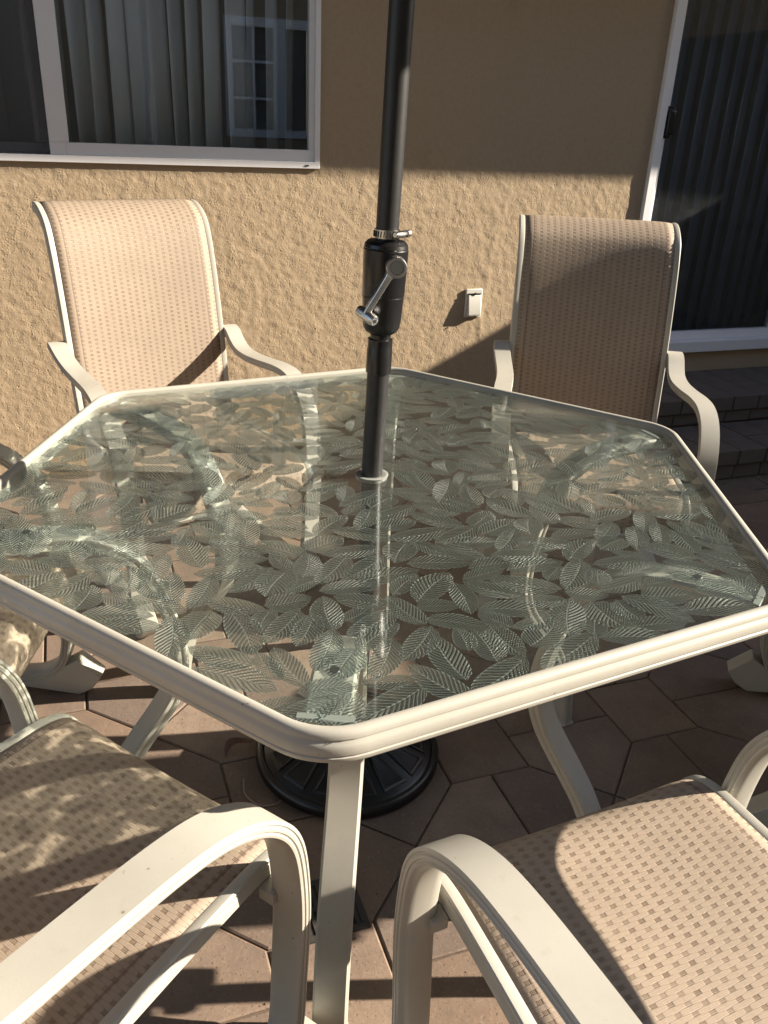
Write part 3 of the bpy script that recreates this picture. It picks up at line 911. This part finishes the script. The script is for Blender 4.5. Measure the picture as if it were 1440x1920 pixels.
# ------------------------------------------------------------------ chairs
RAIL = [(.268, .352), (.270, .375), (.262, .398), (.242, .414), (.21, .420), (.17, .420), (.06, .417), (-.06, .410), (-.16, .402), (-.215, .404), (-.247, .423), (-.268, .462), (-.280, .52), (-.300, .63), (-.325, .76), (-.350, .87), (-.370, .935), (-.392, .980), (-.426, 1.006), (-.461, 1.020), (-.487, 1.021)]
rail_yz = spline(RAIL, 4)
nrl = len(rail_yz)
SEG = np.cumsum([0]+[float(np.hypot(*(rail_yz[i+1]-rail_yz[i]))) for i in range(nrl-1)])
def rail_x(i):
    t = SEG[i]/SEG[-1]
    return .222+.010*min(1, max(0, (t-.12)/.5))
rprof = [(-.0085, -.013), (-.0065, -.0145), (.0065, -.0145), (.0085, -.013), (.0085, .006), (.0075, .0075), (.0085, .009), (.0085, .0125), (.006, .0145), (-.004, .0145), (-.0085, .012)]
ARM = [(.260, -.322, .660), (.263, -.312, .668), (.264, -.285, .662), (.260, -.245, .640), (.256, -.20, .624), (.255, -.14, .618), (.259, -.06, .620), (.266, .02, .624), (.271, .08, .619), (.273, .13, .597), (.271, .172, .558), (.268, .200, .507), (.266, .214, .440), (.264, .220, .36), (.260, .219, .25), (.259, .213, .15), (.258, .196, .09), (.258, .160, .058), (.258, .10, .047), (.258, -.05, .045), (.258, -.25, .045), (.258, -.38, .050)]
arm_pts = spline(ARM, 5)
def armprof(w_=.050, t_=.022):
    a, b_ = w_/2, t_/2
    return [(-a*.80, b_), (-a*.4, b_*1.12), (a*.4, b_*1.12), (a*.80, b_), (a*.97, b_*.72), (a, b_*.45), (a*.93, b_*.33), (a*.93, b_*.18), (a, b_*.06), (a, -b_*.25), (a*.93, -b_*.36), (a*.93, -b_*.5), (a*.99, -b_*.62), (a*.93, -b_), (0, -b_*1.02), (-a*.93, -b_), (-a*.99, -b_*.62), (-a*.93, -b_*.5), (-a*.93, -b_*.36), (-a, -b_*.25), (-a, b_*.06), (-a*.93, b_*.18), (-a*.93, b_*.33), (-a, b_*.45), (-a*.97, b_*.72)]
def make_chair(label):
    t = thing('sling_chair', label, 'chair', group='cream sling chairs around the table')
    for s in (-1, 1):
        b = MB(); b.sweep([(s*rail_x(i), y, z) for i, (y, z) in enumerate(rail_yz)], rprof if s > 0 else [(-a, c) for a, c in reversed(rprof)], (1, 0, 0))
        b.build('side_rail', M['frame'], t, smooth=True, angle=35)
        b = MB()
        pts = [(s*x, y, z) for x, y, z in arm_pts]
        b.sweep(pts, armprof(), (1, 0, 0), scale=lambda i: 1.0 if i > 3 else (.8, .9, .96, 1)[i])
        arm = b.build('arm', M['frame'], t, smooth=True, angle=38)
        b = MB()
        b.prism([(.262, .018), (.285, .050), (.235, .100), (.205, .082), (.14, .042), (.10, .032), (.10, .022), (.23, .0)], s*.258-.0235, s*.258+.0235)
        b.build('glide', M['frame'], arm, bevel=.002)
        b = MB()
        b.prism([(-.30, .030), (-.30, .022), (-.40, .0), (-.43, .012), (-.40, .038), (-.36, .036)], s*.258-.0235, s*.258+.0235)
        b.build('glide', M['frame'], arm, bevel=.002)
        b = MB()
        x0, x1 = sorted((s*.229, s*.252))
        b.box(x0, x1, .198, .222, .384, .402)
        b.build('bracket', M['frame'], t, bevel=.001)
        b = MB(); b.box(*sorted((s*.236, s*.262)), -.322, -.300, .642, .664); b.build('bracket', M['frame'], t, bevel=.003)
    b = MB()
    for (y, z) in ((.16, .392), (-.17, .376)): b.sweep([(-.215, y, z), (.215, y, z)], [(math.cos(q)*.008, math.sin(q)*.008) for q in np.linspace(0, 2*math.pi, 12, endpoint=False)], (0, 1, 0))
    b.build('seat_brace', M['frame'], t, smooth=True)
    b = MB(); b.sweep([(-.24, -.30, .045), (.24, -.30, .045)], [(math.cos(q)*.008, math.sin(q)*.008) for q in np.linspace(0, 2*math.pi, 12, endpoint=False)], (0, 1, 0)); b.build('base_brace', M['frame'], t, smooth=True)
    b = MB(); b.sweep([(-.228, -.480, 1.012), (.228, -.480, 1.012)], [(math.cos(q)*.009, math.sin(q)*.009) for q in np.linspace(0, 2*math.pi, 12, endpoint=False)], (0, 1, 0)); b.build('top_brace', M['frame'], t, smooth=True)
    # sling: seat and backrest, split at the fold
    fold = min(range(nrl), key=lambda i: abs(rail_yz[i][0]+.247)+abs(rail_yz[i][1]-.423))
    def cloth(name, i0, i1):
        nu = 16; vs = []; fs = []; uv = []
        for i in range(i0, i1+1):
            y, z = rail_yz[i]
            a = rail_yz[max(i-1, 0)]; c = rail_yz[min(i+1, nrl-1)]
            tx, tz = c[0]-a[0], c[1]-a[1]; l = math.hypot(tx, tz); nx_, nz_ = tz/l, -tx/l      # outward (sitter) side
            X = rail_x(i)-.0035
            e = min(1, min(SEG[i]-SEG[0], SEG[-1]-SEG[i])/.12)
            fd = 1-.5*math.exp(-((SEG[i]-SEG[fold])/.10)**2)
            for j in range(nu+1):
                s = 2*j/nu-1
                sag = -.013*(1-s*s)*e*fd+.0150-.004*abs(s)**12
                vs.append((s*X, y+nx_*sag, z+nz_*sag)); uv.append((s*X+.3, SEG[i]))
        m_ = nu+1
        for i in range(i1-i0):
            for j in range(nu): fs.append((i*m_+j, i*m_+j+1, (i+1)*m_+j+1, (i+1)*m_+j))
        o = mesh_obj(name, vs, fs, M['sling'], t, True, uv)
        so = o.modifiers.new('solid', 'SOLIDIFY'); so.thickness = .0022; so.offset = 0
        return o
    cloth('seat_sling', 0, fold); cloth('back_sling', fold, nrl-1)
    return t
CHAIRS = [
    ('sling chair below the window, its whole back in full sun', -.192, .985, -75),
    ('sling chair with shaded back standing in front of the sliding door', .882, .62, -115),
    ('sling chair at bottom right of the picture with evenly sunlit seat, facing the table', .138, -.826, 95),
    ('sling chair at the bottom left, seat dappled with light and shade', -.617, -.473, 37.4),
    ('sling chair at the left edge, only its seat corner, base and arm tip showing', -.845, .33, -18),
    ('sling chair at the right edge in shade, only a leg and foot showing', 1.10, -.30, 144),
]
first = None
for lab, x, y, yaw in CHAIRS:
    if first is None:
        first = make_chair(lab); c = first
    else:
        c = copy_tree(first); c['label'] = lab
    c.location = (x, y, 0); c.rotation_euler = (0, 0, R_(yaw-90))

# ------------------------------------------------------------------ small things
dr = thing('drain_grate', 'dark square slotted drain grate set into the pavers by the front table leg', 'drain', (-.150, -.275, 0), R_(0))
b = MB()
for a in ((-.062, .062, -.062, -.050), (-.062, .062, .050, .062), (-.062, -.050, -.050, .050), (.050, .062, -.050, .050)): b.box(a[0], a[1], a[2], a[3], -.004, .0045)
b.build('rim', M['iron'], dr, bevel=.001)
b = MB(); b.box(-.05, .05, -.05, .05, .0022, .0026); b.build('slot_shade', M['blackp'], dr)  # thin black sheet on the pavers, stands in for shade below the bars
for k in range(8):
    b = MB(); x = -.050+.1*(k+.5)/8; b.box(x-.0035, x+.0035, -.05, .05, .0028, .0042); b.build('bar', M['iron'], dr)
b = MB(); b.box(-.05, .05, -.004, .004, .0029, .0045); b.build('bar', M['iron'], dr)

lf = thing('dry_leaf', 'curled brown dry leaf lying on sunlit pavers left of the umbrella base', 'leaf', (-.225, .175, .002), .5)
vs = []; fs = []
for i in range(9):
    t = i/8; hw = .012*math.sin(math.pi*t)**.7+.0006
    for j in range(3):
        s = j-1
        vs.append(((t-.5)*.075, s*hw+.012*math.sin(2.2*t*math.pi), .004+.022*math.sin(math.pi*t)+.006*abs(s)*math.sin(math.pi*t)))
for i in range(8):
    for j in range(2): fs.append((i*3+j, i*3+j+1, i*3+j+4, i*3+j+3))
o = mesh_obj('blade', vs, fs, M['dead'], lf, True); o.modifiers.new('s', 'SOLIDIFY').thickness = .0008
b = MB(); b.sweep(spline([(.036, .0, .004), (.05, .006, .006), (.062, .002, .002)], 4), [(-.0008, -.0008), (.0008, -.0008), (.0008, .0008), (-.0008, .0008)], (0, 1, 0)); b.build('stalk', M['dead'], lf)
stq = MB(); stq.sweep(spline([(-.232, .085, .003), (-.238, .04, .003), (-.215, .0, .003), (-.18, -.005, .003), (-.165, .01, .003)], 6), [(-.001, -.001), (.001, -.001), (.001, .001), (-.001, .001)], (0, 0, 1))
o = stq.build('string', M['string']); o['label'] = 'thin pale string lying on the pavers beside the umbrella base'; o['category'] = 'string'

gt_ = MB(); gr_ = random.Random(17)
for k in range(620):
    x, y = gr_.uniform(-1.3, 1.3), gr_.uniform(-.9, 1.0)
    if (x-.004)**2+(y-.10)**2 < .22**2 or not in_view((x, y, 0), 20): continue
    r = gr_.choice((.0009, .0012, .0016, .0024)); a = gr_.uniform(0, 6.3)
    c_, s_ = math.cos(a)*r, math.sin(a)*r
    gt_.add([(x+c_, y+s_, .0005), (x-s_*.8, y+c_*.8, .0005), (x-c_, y-s_, .0005), (x+s_*.7, y-c_*.7, .0005), (x, y, r*1.2)], [(0, 1, 4), (1, 2, 4), (2, 3, 4), (3, 0, 4), (3, 2, 1, 0)])
o = gt_.build('grit', M['dead']); o['kind'] = 'stuff'; o['label'] = 'dark grit and crumbs scattered over the pavers'

# ------------------------------------------------------------------ out of frame: side wall that shades the right half, house opposite
sw = MB(); sw.box(4.1, 4.3, -8.5, YW-.01, -.1, 1.93)
o = sw.build('garden_wall', M['stucco']); o['label'] = 'tall stucco garden wall along the right side of the patio'; o['category'] = 'wall'
oh = thing('opposite_house', 'neighbouring house across the patio, mirrored in the window glass', 'house', (0, -6.2, 0))
b = MB()
ox0, ox1, oz0, oz1 = 1.50, 2.62, 1.0, 2.3
b.box(-9, ox0, -.2, 0, -.1, 6.2); b.box(ox1, 16, -.2, 0, -.1, 6.2); b.box(ox0, ox1, -.2, 0, -.1, oz0); b.box(ox0, ox1, -.2, 0, oz1, 6.2)
b.build('wall', M['stucco'], oh)
b = MB(); b.box(-9.3, 16.3, -4, .5, 6.2, 6.4); b.build('roof', M['fascia'], oh)
b = MB()
for a in ((ox0, ox1, oz0, oz0+.09), (ox0, ox1, oz1-.09, oz1), (ox0, ox0+.09, oz0+.09, oz1-.09), (ox1-.09, ox1, oz0+.09, oz1-.09), (2.10, 2.24, oz0+.09, oz1-.09)): b.box(a[0], a[1], -.06, .03, a[2], a[3])
ow = b.build('window', M['vinyl'], oh)
b = MB()
for z in (1.42, 1.82): b.box(ox0+.09, 2.10, -.03, .0, z, z+.03)
b.box(1.84, 1.87, -.031, .001, oz0+.09, oz1-.09)
b.build('muntins', M['vinyl'], ow)
b = MB(); b.box(ox0+.09, ox1-.09, -.10, -.08, oz0+.09, oz1-.09); b.build('pane', M['room'], ow)
print('objects', len(bpy.data.objects))
